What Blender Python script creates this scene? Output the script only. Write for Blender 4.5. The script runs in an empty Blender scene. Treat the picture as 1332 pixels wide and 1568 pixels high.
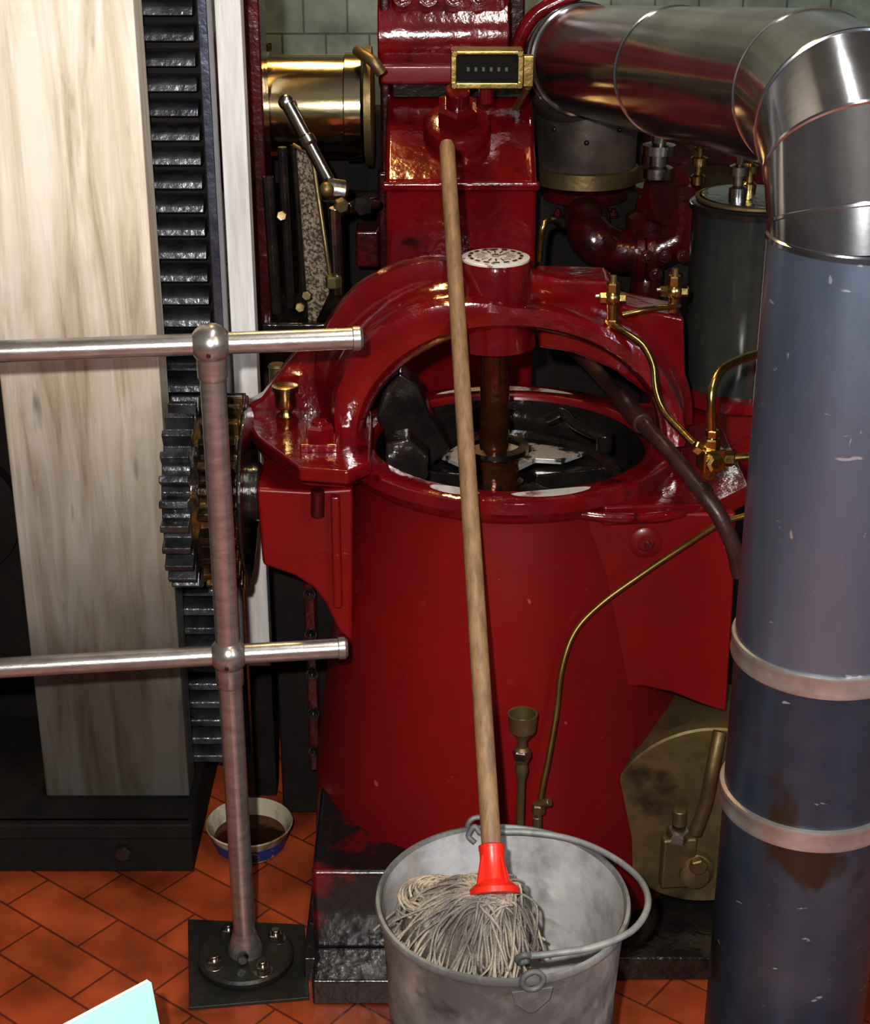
import bpy, bmesh, math, random
from mathutils import Vector, Matrix
random.seed(7)
scene=bpy.context.scene
TH=math.radians(23.5); F=2500.0; CH=1.65
# ---------------- survey helpers : photo sight-line -> world point on a plane of known depth / height
def _d(x,y):
    u=(x-666)/F; v=(784-y)/F
    return Vector((u,math.cos(TH)+v*math.sin(TH),-math.sin(TH)+v*math.cos(TH)))
def P(x,y,Y):
    d=_d(x,y); t=Y/d.y; return Vector((d.x*t,Y,CH+d.z*t))
def Pz(x,y,z):
    d=_d(x,y); t=(z-CH)/d.z; return Vector((d.x*t,d.y*t,z))
# ---------------- materials
def mat(name,col,rough=.4,metal=0,col2=None,ns=8,bump=0,bs=60,coat=0,stretch=None,lo=.35,hi=.65,rough2=None,emit=None,spec=.5,scr=None):
    m=bpy.data.materials.new(name); m.use_nodes=True; nt=m.node_tree; b=nt.nodes['Principled BSDF']
    b.inputs['Base Color'].default_value=(*col,1); b.inputs['Roughness'].default_value=rough
    b.inputs['Metallic'].default_value=metal; b.inputs['Coat Weight'].default_value=coat
    b.inputs['Coat Roughness'].default_value=.08; b.inputs['Specular IOR Level'].default_value=spec
    tc=nt.nodes.new('ShaderNodeTexCoord'); mp=nt.nodes.new('ShaderNodeMapping')
    nt.links.new(tc.outputs['Object'],mp.inputs[0])
    if stretch: mp.inputs['Scale'].default_value=stretch
    if col2 is not None or rough2 is not None:
        n=nt.nodes.new('ShaderNodeTexNoise'); n.inputs['Scale'].default_value=ns; n.inputs['Detail'].default_value=6
        n.inputs['Roughness'].default_value=.65
        nt.links.new(mp.outputs[0],n.inputs[0])
        r=nt.nodes.new('ShaderNodeMapRange'); r.inputs[1].default_value=lo; r.inputs[2].default_value=hi
        nt.links.new(n.outputs[0],r.inputs[0])
        if col2 is not None:
            mx=nt.nodes.new('ShaderNodeMix'); mx.data_type='RGBA'
            mx.inputs[6].default_value=(*col,1); mx.inputs[7].default_value=(*col2,1)
            nt.links.new(r.outputs[0],mx.inputs[0]); out=mx.outputs[2]
            if scr:   # scuffs / scratches / stains  (list of layers)
                for L4 in (scr if isinstance(scr,list) else [scr]):
                    mp2=nt.nodes.new('ShaderNodeMapping'); mp2.inputs['Scale'].default_value=L4[1]; mp2.inputs['Rotation'].default_value=(L4[4] if len(L4)>4 else (.5,.4,.3)); nt.links.new(tc.outputs['Object'],mp2.inputs[0])
                    n4=nt.nodes.new('ShaderNodeTexNoise'); n4.inputs['Scale'].default_value=L4[2]; n4.inputs['Detail'].default_value=4; nt.links.new(mp2.outputs[0],n4.inputs[0])
                    r4=nt.nodes.new('ShaderNodeMapRange'); r4.inputs[1].default_value=L4[3]; r4.inputs[2].default_value=L4[3]+(L4[5] if len(L4)>5 else .03); nt.links.new(n4.outputs[0],r4.inputs[0])
                    mx2=nt.nodes.new('ShaderNodeMix'); mx2.data_type='RGBA'; mx2.inputs[7].default_value=(*L4[0],1)
                    nt.links.new(r4.outputs[0],mx2.inputs[0]); nt.links.new(out,mx2.inputs[6]); out=mx2.outputs[2]
            nt.links.new(out,b.inputs['Base Color'])
        if rough2 is not None:
            r2=nt.nodes.new('ShaderNodeMapRange'); r2.inputs[3].default_value=rough; r2.inputs[4].default_value=rough2
            nt.links.new(r.outputs[0],r2.inputs[0]); nt.links.new(r2.outputs[0],b.inputs['Roughness'])
    if bump:
        n2=nt.nodes.new('ShaderNodeTexNoise'); n2.inputs['Scale'].default_value=bs; n2.inputs['Detail'].default_value=4
        nt.links.new(mp.outputs[0],n2.inputs[0])
        bp=nt.nodes.new('ShaderNodeBump'); bp.inputs['Strength'].default_value=bump; bp.inputs['Distance'].default_value=.004
        nt.links.new(n2.outputs[0],bp.inputs['Height']); nt.links.new(bp.outputs[0],b.inputs['Normal'])
        nt.links.new(bp.outputs[0],b.inputs['Coat Normal'])
    if emit:
        b.inputs['Emission Color'].default_value=(*emit[0],1); b.inputs['Emission Strength'].default_value=emit[1]
    return m
RED=mat('red_paint',(.180,.0062,.0070),.28,0,(.135,.0045,.0055),4,.10,28,.15,rough2=.42,spec=.4,scr=[((.32,.05,.05),(1,1,1),60,.73)])
REDW=mat('red_paint_glossy',(.165,.0050,.0075),.15,0,(.10,.003,.005),12,.38,34,.85,scr=[((.03,.003,.003),(1,1,1),16,.64,(.5,.4,.3),.08)])
DRED=mat('dark_red_oily',(.080,.004,.007),.25,0,(.025,.005,.006),18,.4,60,.5)
BLACK=mat('black_oily_iron',(.012,.011,.012),.20,.2,(.03,.024,.02),25,.35,70,.7)
TEETH=mat('greased_rack_iron',(.10,.105,.115),.28,.6,(.025,.025,.03),20,.35,90,.6)
MATTE=mat('black_iron_and_shade',(.008,.007,.007),.75,0,(.016,.012,.010),10,.3,30,spec=.25)  # near-black for iron; also stands in for shade in dark gaps
RAIL=mat('brushed_steel',(.47,.44,.42),.27,.8,(.33,.30,.28),30,.06,200,stretch=(1,1,4))
STEEL=mat('machined_steel',(.55,.53,.50),.25,1,(.33,.30,.26),25,.1,80)
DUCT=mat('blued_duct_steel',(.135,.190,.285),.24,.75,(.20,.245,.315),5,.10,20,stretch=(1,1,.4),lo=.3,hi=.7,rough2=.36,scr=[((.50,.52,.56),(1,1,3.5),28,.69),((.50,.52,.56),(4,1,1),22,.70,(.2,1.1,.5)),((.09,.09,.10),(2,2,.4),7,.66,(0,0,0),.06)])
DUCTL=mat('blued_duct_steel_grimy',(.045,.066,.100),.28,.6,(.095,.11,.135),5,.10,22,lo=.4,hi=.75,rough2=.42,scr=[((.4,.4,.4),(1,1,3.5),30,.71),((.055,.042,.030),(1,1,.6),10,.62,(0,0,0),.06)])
DUCTP=mat('polished_duct_steel',(.54,.55,.57),.16,.95,(.36,.36,.38),6,.06,18,scr=[((.27,.28,.29),(1,1,1),7,.60,(.5,.4,.3),.1)])
BAND=mat('stainless_band',(.48,.46,.43),.36,.7,(.34,.31,.28),20,.05,100)
BRASS=mat('brass',(.58,.42,.15),.25,1,(.35,.25,.10),30,.15,90)
BRASSD=mat('dull_brass',(.26,.20,.10),.38,.8,(.15,.11,.05),16,.3,50,rough2=.6)
OILST=mat('oiled_journal',(.58,.45,.20),.15,1,(.42,.38,.30),5,.10,40,stretch=(.4,1,1))
ROD=mat('oiled_brown_rod',(.13,.04,.012),.14,.6,(.05,.018,.008),20,.2,60,.6)
GALV=mat('galvanised_zinc',(.30,.31,.30),.5,.3,(.12,.125,.125),6,.3,40,lo=.40,hi=.60,rough2=.65,scr=[((.42,.41,.38),(1,1,.6),11,.58,(0,0,0),.1),((.06,.065,.07),(1,1,1.6),8,.62,(0,0,0),.06)])
GALVI=mat('galvanised_inside',(.52,.51,.51),.6,.1,(.24,.23,.22),9,.3,40,lo=.42,hi=.66,scr=[((.62,.60,.58),(1,1,1),16,.56,(.5,.4,.3),.14),((.15,.13,.11),(1,1,2.5),6,.58,(0,0,0),.12)])
HANDLE=mat('mop_stick_wood',(.29,.18,.095),.5,0,(.16,.10,.055),30,.2,120,stretch=(3,1,.3))
REDP=mat('red_plastic',(.66,.03,.015),.35)
COTTON=mat('mop_cotton',(.44,.38,.30),.95,0,(.18,.165,.15),14,.5,300,lo=.38,hi=.62,spec=.1)
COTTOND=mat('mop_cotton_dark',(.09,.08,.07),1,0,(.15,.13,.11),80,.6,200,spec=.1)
HOSE=mat('hose_rubber',(.030,.014,.014),.4,0,(.06,.025,.022),20,.3,60)
PALE=mat('pale_painted_timber',(.70,.69,.68),.5,0,(.52,.50,.46),12,.1,60,stretch=(6,6,.5))
BLUEST=mat('blued_steel_strip',(.16,.18,.23),.3,.8,(.05,.055,.08),12,.3,60)
CREAM=mat('enamel_cream',(.42,.38,.28),.4,0,(.16,.10,.05),12,.1,40,lo=.45,hi=.62)
BLUEP=mat('blue_enamel',(.02,.04,.22),.4,0,(.30,.31,.30),22,lo=.58,hi=.60)
CYAN=mat('pale_cyan_board',(.50,.92,.85),.5); WHITE=mat('white_edge',(.85,.85,.85),.5)
VESSEL=mat('dark_lagged_vessel',(.030,.038,.038),.22,.4,(.06,.07,.06),5,.15,30,.3)
LAG=mat('stained_lagging',(.06,.05,.045),.35,.4,(.14,.11,.09),9,.3,40)
DISC=mat('stained_cover_plate',(.20,.155,.065),.40,.6,(.085,.065,.03),12,.3,40,rough2=.6,scr=[((.04,.03,.018),(1,1,1),12,.56,(.5,.4,.3),.12)])
DIALW=mat('dial_white',(.60,.59,.57),.3,0,(.10,.09,.08),55,.1,60,lo=.58,hi=.62)
MESHM=mat('woven_mesh',(.34,.28,.20),.7,0,(.07,.05,.035),170,.6,300,lo=.45,hi=.55)
GLASS=mat('dark_glass',(.015,.015,.012),.08)
DIG=mat('digits',(.06,.055,.04),.5)
PLATE=mat('floor_plate_iron',(.025,.03,.027),.45,.4,(.05,.04,.03),20,.4,60)
def wood(name):
    m=bpy.data.materials.new(name); m.use_nodes=True; nt=m.node_tree; N=nt.nodes.new; L=nt.links.new; b=nt.nodes['Principled BSDF']
    tc=N('ShaderNodeTexCoord'); mp=N('ShaderNodeMapping'); mp.inputs['Scale'].default_value=(13,13,1.1); L(tc.outputs['Object'],mp.inputs[0])
    n=N('ShaderNodeTexNoise'); n.inputs['Scale'].default_value=2.4; n.inputs['Detail'].default_value=9; n.inputs['Roughness'].default_value=.62; n.inputs['Distortion'].default_value=.6; L(mp.outputs[0],n.inputs[0])
    cr=N('ShaderNodeValToRGB'); e=cr.color_ramp.elements
    e[0].position=.24; e[0].color=(.22,.155,.09,1); e[1].position=.60; e[1].color=(.70,.65,.55,1)
    x=cr.color_ramp.elements.new(.43); x.color=(.53,.455,.34,1); L(n.outputs[0],cr.inputs[0])
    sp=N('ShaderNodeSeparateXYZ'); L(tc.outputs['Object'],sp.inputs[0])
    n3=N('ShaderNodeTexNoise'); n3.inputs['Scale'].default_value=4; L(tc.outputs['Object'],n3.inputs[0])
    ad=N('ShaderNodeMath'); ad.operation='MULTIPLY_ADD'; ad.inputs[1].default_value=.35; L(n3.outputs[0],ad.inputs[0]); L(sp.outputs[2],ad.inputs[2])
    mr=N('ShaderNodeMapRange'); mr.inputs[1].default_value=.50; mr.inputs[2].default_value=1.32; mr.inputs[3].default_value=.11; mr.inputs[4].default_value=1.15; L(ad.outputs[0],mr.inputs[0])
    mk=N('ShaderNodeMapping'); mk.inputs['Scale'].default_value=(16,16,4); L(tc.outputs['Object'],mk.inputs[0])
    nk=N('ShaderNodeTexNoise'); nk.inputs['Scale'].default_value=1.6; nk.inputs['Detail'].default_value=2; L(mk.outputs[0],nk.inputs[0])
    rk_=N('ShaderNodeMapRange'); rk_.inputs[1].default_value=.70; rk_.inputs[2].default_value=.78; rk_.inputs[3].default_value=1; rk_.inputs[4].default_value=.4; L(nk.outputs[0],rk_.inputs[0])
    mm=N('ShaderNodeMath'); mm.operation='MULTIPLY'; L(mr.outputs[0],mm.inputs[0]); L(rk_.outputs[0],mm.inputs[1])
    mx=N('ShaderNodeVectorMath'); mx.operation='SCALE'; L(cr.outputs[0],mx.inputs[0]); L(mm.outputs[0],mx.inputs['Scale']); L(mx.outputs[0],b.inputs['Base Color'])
    b.inputs['Roughness'].default_value=.6
    bp=N('ShaderNodeBump'); bp.inputs['Strength'].default_value=.3; bp.inputs['Distance'].default_value=.002; L(n.outputs[0],bp.inputs['Height']); L(bp.outputs[0],b.inputs['Normal'])
    return m
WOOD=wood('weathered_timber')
def bricks(name,c1,c2,mort,scale,rot,rough,offset=.5,w=.5,h=.25,ms=.012,grime=None):
    m=bpy.data.materials.new(name); m.use_nodes=True; nt=m.node_tree; N=nt.nodes.new; L=nt.links.new; b=nt.nodes['Principled BSDF']
    tc=N('ShaderNodeTexCoord'); mp=N('ShaderNodeMapping'); mp.inputs['Rotation'].default_value=rot; L(tc.outputs['Object'],mp.inputs[0])
    t=N('ShaderNodeTexBrick'); t.inputs['Color1'].default_value=(*c1,1); t.inputs['Color2'].default_value=(*c2,1); t.inputs['Mortar'].default_value=(*mort,1)
    t.inputs['Scale'].default_value=scale; t.inputs['Mortar Size'].default_value=ms; t.inputs['Brick Width'].default_value=w; t.inputs['Row Height'].default_value=h; t.offset=offset
    L(mp.outputs[0],t.inputs[0])
    n=N('ShaderNodeTexNoise'); n.inputs['Scale'].default_value=9; n.inputs['Detail'].default_value=7; L(tc.outputs['Object'],n.inputs[0])
    mr=N('ShaderNodeMapRange'); mr.inputs[1].default_value=.3; mr.inputs[2].default_value=.7; mr.inputs[3].default_value=.5; mr.inputs[4].default_value=1.3; L(n.outputs[0],mr.inputs[0])
    fac=mr.outputs[0]
    if grime:
        n5=N('ShaderNodeTexNoise'); n5.inputs['Scale'].default_value=5; n5.inputs['Detail'].default_value=5; L(tc.outputs['Object'],n5.inputs[0])
        r5=N('ShaderNodeMapRange'); r5.inputs[1].default_value=.58; r5.inputs[2].default_value=.70; r5.inputs[3].default_value=1; r5.inputs[4].default_value=.4; L(n5.outputs[0],r5.inputs[0])
        mm=N('ShaderNodeMath'); mm.operation='MULTIPLY'; L(fac,mm.inputs[0]); L(r5.outputs[0],mm.inputs[1]); fac=mm.outputs[0]
    mx=N('ShaderNodeVectorMath'); mx.operation='SCALE'; L(t.outputs[0],mx.inputs[0]); L(fac,mx.inputs['Scale']); L(mx.outputs[0],b.inputs['Base Color'])
    b.inputs['Roughness'].default_value=rough
    bp=N('ShaderNodeBump'); bp.inputs['Strength'].default_value=.5; bp.inputs['Distance'].default_value=.002; bp.invert=True; L(t.outputs[1],bp.inputs['Height']); L(bp.outputs[0],b.inputs['Normal'])
    return m
TILE=bricks('terracotta_tiles',(.38,.080,.024),(.30,.055,.018),(.12,.028,.012),2.9,(0,0,math.radians(38)),.40,ms=.006,grime=1)
WTILE=bricks('green_glazed_tiles',(.28,.34,.28),(.22,.28,.23),(.11,.13,.11),4.2,(math.radians(90),0,0),.3,w=.5,h=.45)
WALLP=mat('dark_plaster',(.08,.08,.07),.8,0,(.05,.05,.045),3)
# ---------------- geometry helpers
def root(name):
    e=bpy.data.objects.new(name,None); scene.collection.objects.link(e); e.empty_display_size=.05; return e
def fin(name,bm,m,par=None,ang=35,bevel=0,seg=3,m2=None):
    bmesh.ops.remove_doubles(bm,verts=bm.verts,dist=1e-6)
    bmesh.ops.recalc_face_normals(bm,faces=bm.faces)
    for f in bm.faces: f.smooth=True
    if not bevel:
        for e in bm.edges:
            if len(e.link_faces)==2 and e.calc_face_angle(0)>math.radians(ang): e.smooth=False
    me=bpy.data.meshes.new(name); bm.to_mesh(me); bm.free(); me.materials.append(m)
    o=bpy.data.objects.new(name,me); scene.collection.objects.link(o)
    if par: o.parent=par
    if bevel:
        b=o.modifiers.new('b','BEVEL'); b.width=bevel; b.segments=seg; b.limit_method='ANGLE'; b.angle_limit=math.radians(ang)
        w=o.modifiers.new('w','WEIGHTED_NORMAL')
    return o
def frame(ax):
    ax=Vector(ax).normalized(); r=Vector((0,0,1)) if abs(ax.z)<.9 else Vector((1,0,0))
    a=ax.cross(r).normalized(); b=ax.cross(a).normalized(); return ax,a,b
def lathe(name,prof,org,m,par=None,axis=(0,0,1),seg=64,cap=True,ang=35,bevel=0,ph=0):
    bm=bmesh.new(); ax,a,b=frame(axis); org=Vector(org); rings=[]
    for r,z in prof:
        rings.append([bm.verts.new(org+ax*z+(a*math.cos(ph+2*math.pi*i/seg)+b*math.sin(ph+2*math.pi*i/seg))*max(r,1e-4)) for i in range(seg)])
    for k in range(len(rings)-1):
        A,B=rings[k],rings[k+1]
        for i in range(seg):
            j=(i+1)%seg; bm.faces.new((A[i],A[j],B[j],B[i]))
    if cap: bm.faces.new(rings[0]); bm.faces.new(rings[-1])
    return fin(name,bm,m,par,ang,bevel)
def cyl(name,p0,p1,r,m,par=None,r2=None,seg=32,bev=None):
    p0=Vector(p0);p1=Vector(p1); L=(p1-p0).length; r2=r if r2 is None else r2
    b=min(.12*min(r,r2),.003,L*.2) if bev is None else bev
    return lathe(name,[(r-b,0),(r,b),(r2,L-b),(r2-b,L)],p0,m,par,(p1-p0),seg)
def hexn(name,p,r,h,m,par,axis=(0,0,1),ph=.3):
    return lathe(name,[(r*.93,0),(r,h*.1),(r,h*.85),(r*.85,h)],p,m,par,axis,6,ang=20,ph=ph)
def bolt(name,p,r,m,par,axis=(0,0,1)):
    ax=Vector(axis).normalized(); p=Vector(p)
    cyl(name+'_washer',p,p+ax*r*.25,r*1.35,m,par)
    hexn(name+'_nut',p+ax*r*.25,r,r*.9,m,par,axis)
    cyl(name+'_stud',p+ax*r*1.1,p+ax*r*1.7,r*.55,m,par,seg=16)
def ball(name,p,r,m,par=None,sx=1,sy=1,sz=1):
    bm=bmesh.new(); bmesh.ops.create_uvsphere(bm,u_segments=40,v_segments=24,radius=r)
    bmesh.ops.scale(bm,vec=(sx,sy,sz),verts=bm.verts); bmesh.ops.translate(bm,vec=Vector(p),verts=bm.verts)
    return fin(name,bm,m,par,80)
def box(name,lo,hi,m,par=None,bevel=.004,rz=0,rx=0):
    bm=bmesh.new(); bmesh.ops.create_cube(bm,size=1); lo=Vector(lo);hi=Vector(hi); c=(lo+hi)/2
    bmesh.ops.scale(bm,vec=hi-lo,verts=bm.verts)
    if rx: bmesh.ops.rotate(bm,matrix=Matrix.Rotation(rx,3,'X'),verts=bm.verts)
    if rz: bmesh.ops.rotate(bm,matrix=Matrix.Rotation(rz,3,'Z'),verts=bm.verts)
    bmesh.ops.translate(bm,vec=c,verts=bm.verts)
    return fin(name,bm,m,par,bevel=bevel) if bevel else fin(name,bm,m,par)
def prism(name,pts,off,m,par=None,bevel=.004):
    off=Vector(off); bm=bmesh.new(); A=[bm.verts.new(Vector(p)) for p in pts]; B=[bm.verts.new(Vector(p)+off) for p in pts]
    bm.faces.new(A); bm.faces.new(B[::-1]); n=len(A)
    for i in range(n): j=(i+1)%n; bm.faces.new((A[i],B[i],B[j],A[j]))
    return fin(name,bm,m,par,bevel=bevel) if bevel else fin(name,bm,m,par)
def cat(pts,n=8):
    pts=[Vector(p) for p in pts]; Q=[pts[0]*2-pts[1]]+pts+[pts[-1]*2-pts[-2]]; out=[]
    for i in range(1,len(Q)-2):
        p0,p1,p2,p3=Q[i-1:i+3]
        for k in range(n):
            t=k/n; out.append(.5*((2*p1)+(p2-p0)*t+(2*p0-5*p1+4*p2-p3)*t*t+(3*p1-p0-3*p2+p3)*t**3))
    out.append(pts[-1]); return out
def tube_into(bm,pts,r,seg=12):
    pts=[Vector(p) for p in pts]; n=len(pts); rr=r if isinstance(r,(list,tuple)) else [r]*n
    T=[(pts[min(i+1,n-1)]-pts[max(i-1,0)]).normalized() for i in range(n)]
    _,a,b=frame(T[0]); rings=[]
    for i in range(n):
        a=(a-T[i]*a.dot(T[i])).normalized(); b=T[i].cross(a)
        rings.append([bm.verts.new(pts[i]+(a*math.cos(2*math.pi*k/seg)+b*math.sin(2*math.pi*k/seg))*rr[i]) for k in range(seg)])
    for i in range(n-1):
        for k in range(seg):
            j=(k+1)%seg; bm.faces.new((rings[i][k],rings[i][j],rings[i+1][j],rings[i+1][k]))
    bm.faces.new(rings[0]); bm.faces.new(rings[-1])
def tube(name,pts,r,m,par=None,smooth=True,seg=16,ang=50):
    if smooth: pts=cat(pts)
    bm=bmesh.new(); tube_into(bm,pts,r,seg); return fin(name,bm,m,par,ang)
def sweep(name,path,frames,prof,m,par,bevel=0,ang=40):
    bm=bmesh.new(); R=[]
    for p,(n,b) in zip(path,frames): R.append([bm.verts.new(p+n*q[0]+b*q[1]) for q in prof])
    k=len(prof)
    for i in range(len(R)-1):
        for j in range(k): l=(j+1)%k; bm.faces.new((R[i][j],R[i][l],R[i+1][l],R[i+1][j]))
    bm.faces.new(R[0]); bm.faces.new(R[-1]); return fin(name,bm,m,par,ang,bevel)
# ---------------- room
def slab(name,lo,hi,m): return box(name,lo,hi,m,None,0)
slab('floor',(-2.6,-1.2,-.1),(2.6,4.7,0),TILE)
slab('wall_back',(-2.6,4.6,0),(2.6,4.7,3),WTILE)
slab('wall_left',(-2.7,-1.2,0),(-2.6,4.7,3),WALLP)
slab('wall_right',(2.6,-1.2,0),(2.7,4.7,3),WALLP)
slab('ceiling',(-2.7,-1.2,3),(2.7,4.7,3.1),WALLP)
# ---------------- guard railing
g=root('guard_railing')
px,py=-.2925,2.041; a7=math.radians(7); dv=Vector((math.cos(a7),math.sin(a7),0))
cyl('post',(px,py,.02),(px,py,1.0),.0172,RAIL,g)
lathe('collar',[(.026,0),(.027,.012),(.022,.03),(.0172,.045)],(px,py,.018),RAIL,g)
for nm,z,ext in (('top',1.002,.195),('middle',.542,.165)):
    c=Vector((px,py,z)); ball(nm+'_ball',c,.0275,RAIL,g)
    lathe(nm+'_ball_neck',[(.0172,-.05),(.020,-.045),(.020,-.02),(.02,.0)],c,RAIL,g)
    e=c+dv*ext; cyl(nm+'_rail',c-dv*1.3,e,.0145,RAIL,g,bev=.001)
    lathe(nm+'_rail_end',[(.0145,0),(.0162,.001),(.0162,.010),(.012,.014)],e-dv*.01,RAIL,g,dv)
    cyl(nm+'_grub_screw',c+Vector((0,-.0262,-.008)),c+Vector((0,-.0285,-.008)),.003,BLACK,g)
lathe('base_flange',[(.072,0),(.074,.003),(.074,.012),(.070,.016),(.03,.018)],(px,py,.006),PLATE,g,seg=64)
for k in range(4):
    a=math.radians(35+90*k) ; bolt('flange_bolt_%d'%k,(px+.054*math.cos(a),py+.054*math.sin(a),.02),.012,STEEL,g)
hexn('clamp_screw',(px,py-.026,.035),.009,.012,STEEL,g,(0,-1,0))
prism('floor_plate',[Pz(288,1412,0),Pz(466,1420,0),Pz(474,1532,0),Pz(290,1548,0)],(0,0,.006),PLATE,g,.001)
# ---------------- timber column on plinth
t=root('wooden_guide_post')
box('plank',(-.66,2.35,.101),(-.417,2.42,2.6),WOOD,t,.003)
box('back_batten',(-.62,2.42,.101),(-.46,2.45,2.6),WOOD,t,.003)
t2=root('iron_plinth')
box('plinth_block',(-1.3,2.275,0),(-.405,2.62,.10),MATTE,t2,.006)
box('plinth_rail',(-1.3,2.268,.07),(-.402,2.29,.10),MATTE,t2,.004)
hexn('plinth_bolt',(-.52,2.275,.045),.015,.014,BLACK,t2,(0,-1,0))
p2=root('pale_timber_strip'); box('board',(-.325,2.50,.27),(-.286,2.54,2.6),PALE,p2,.002); box('lower_board',(-.325,2.505,0),(-.286,2.545,.27),MATTE,p2,.002)  # lower end near-black: shadow put into the colour
# ---------------- rack
rk=root('toothed_rack')
box('rack_back',(-.44,2.475,.101),(-.343,2.51,2.6),MATTE,rk,.002)
box('side_flange',(-.341,2.43,.101),(-.327,2.495,2.6),BLUEST,rk,.002)
bm=bmesh.new(); z=.115; pt=.0358
while z<2.5:
    v=[(2.476,z-.002),(2.434,z+.001),(2.437,z+.012),(2.446,z+.019),(2.476,z+.022)]
    L=[bm.verts.new((-.434,*q)) for q in v]; R=[bm.verts.new((-.348,*q)) for q in v]
    bm.faces.new(L); bm.faces.new(R); n=len(v)
    for i in range(n): j=(i+1)%n; bm.faces.new((L[i],L[j],R[j],R[i]))
    z+=pt
fin('rack_teeth',bm,TEETH,rk,bevel=.002)
# ---------------- pinion
def gear(name,x0,x1,cy,cz,R,n,dep,m,par,ph=0):
    bm=bmesh.new(); A=[];B=[]
    for i in range(n):
        for fr,rr in ((0,R-dep),(.2,R-dep*.9),(.30,R),(.60,R),(.70,R-dep*.9),(.92,R-dep)):
            a=ph+2*math.pi*(i+fr)/n; A.append(bm.verts.new((x0,cy+rr*math.cos(a),cz+rr*math.sin(a)))); B.append(bm.verts.new((x1,cy+rr*math.cos(a),cz+rr*math.sin(a))))
    bm.faces.new(A); bm.faces.new(B[::-1]); k=len(A)
    for i in range(k): j=(i+1)%k; bm.faces.new((A[i],B[i],B[j],A[j]))
    return fin(name,bm,m,par,30,bevel=.002)
gp=root('pinion_gear'); GC=(2.279,.693)
OILG=mat('oily_gold_gear',(.03,.022,.016),.2,.7,(.30,.165,.035),9,.35,60,.6,lo=.50,hi=.66)
gear('gear_left',-.394,-.352,*GC,.146,25,.024,TEETH,gp)
gear('gear_right',-.340,-.285,*GC,.149,25,.024,OILG,gp,.12)
cyl('gear_web',(-.392,*GC),(-.287,*GC),.114,OILG,gp)
lathe('gear_rim',[(.125,0),(.128,.003),(.128,.006),(.10,.008)],(-.286,*GC),BLACK,gp,(1,0,0))
cyl('hub',(-.29,*GC),(-.262,*GC),.045,BLACK,gp)
# ---------------- engine
E=root('steam_engine'); ax,ay=.115,2.35
lathe('frame_barrel',[(.318,.05),(.313,.19),(.296,.32),(.275,.48),(.258,.62),(.244,.70),(.243,.715),(.252,.722),(.256,.735),(.252,.748),(.246,.752),(.215,.752),(.208,.745),(.206,.62)],(ax,ay,0),RED,E,seg=128,cap=False,ang=50)
lathe('barrel_rim_gloss',[(.2545,.728),(.2575,.735),(.2535,.7495),(.2465,.7535),(.215,.7535)],(ax,ay,0),REDW,E,seg=128,cap=False)
lathe('barrel_inside_black',[(.2055,.742),(.204,.63)],(ax,ay,0),BLACK,E,seg=128,cap=False)
box('pedestal',(-.185,2.022,.03),(.272,2.66,.185),mat('pedestal_paint',(.012,.010,.010),.3,0,(.12,.005,.006),8,.4,40,.3,lo=.52,hi=.60),E,.008)
box('base_plate',(-.20,2.0,0),(.62,2.75,.042),BLACK,E,.004)
box('base_toe',(-.183,1.945,0),(.03,2.02,.045),BLACK,E,.004)
box('side_frame_black',(-.27,2.45,0),(-.16,2.75,.62),MATTE,E,.005)
box('side_column',(-.215,2.40,.12),(-.197,2.45,.5),DRED,E,.003)
for k in range(5): bolt('side_column_bolt_%d'%k,(-.206,2.40,.16+.075*k),.008,BLACK,E,(0,-1,0))
box('rear_frame_black',(.25,2.30,.04),(.75,2.9,.55),MATTE,E,.005)
Yw=2.13
wp=[P(862,784,Yw),P(1000,784,Yw),P(1128,786,Yw),P(1124,900,Yw),P(1112,1092,Yw),P(1075,1080,Yw),P(1030,1062,Yw),P(985,1053,Yw),P(945,1054,Yw),P(910,1064,Yw),P(880,1084,Yw),P(862,1100,Yw)]
prism('right_wing_face',wp,(0,.03,0),RED,E,.006)
prism('right_wing_side',[(.345,2.14,.47),(.425,2.14,.47),(.425,2.14,.715),(.345,2.14,.715)],(0,.4,0),RED,E,.004)
arc=[Vector((ax+.232*math.cos(math.radians(a)),ay+.232*math.sin(math.radians(a)),.735)) for a in range(-62,48,6)]
prism('wing_top_pad',arc+[Vector((.30,2.56,.735)),Vector((.46,2.56,.735)),Vector((.46,2.20,.735)),Vector((.40,2.135,.735)),Vector((.24,2.122,.735))],(0,0,-.03),REDW,E,.004)
lathe('wing_boss',[(.022,0),(.0235,.003),(.019,.006),(.012,.007),(.0115,.002)],P(988,830,Yw),RED,E,(0,-1,0),seg=40)
cyl('wing_boss_stud',P(992,834,Yw),P(992,834,Yw)+Vector((0,-.008,0)),.006,DRED,E)
tube('wing_top_lip',[P(868,784,2.125),P(930,792,2.115),P(1000,792,2.118),P(1050,783,2.14),P(1078,762,2.2),P(1084,738,2.28)],.0075,REDW,E)
zt=.778
ear=[(366,628),(430,606),(520,600),(572,630),(568,706),(532,722),(458,716),(392,668)]
prism('left_ear_plate',[Pz(x,y,zt) for x,y in ear],(0,0,-.022),REDW,E,.005)
ear2=[(380,640),(440,612),(530,612),(566,650),(560,704),(528,716),(462,712),(402,672)]
prism('left_ear_body',[Pz(x,y,zt-.02) for x,y in ear2],(0,0,-.035),RED,E,.006)
gz=[(392,748),(470,752),(540,748),(540,985),(518,968),(498,925),(478,900),(450,882),(402,866)]
prism('left_gusset',[P(x,y,2.215) for x,y in gz],(0,.17,0),RED,E,.006)
box('left_gusset_rib',P(505,745,2.2)-Vector((0,0,.2)),P(522,745,2.24),RED,E,.004)
cyl('ear_stud_under',P(486,750,2.2),P(486,790,2.2),.010,DRED,E)
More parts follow.
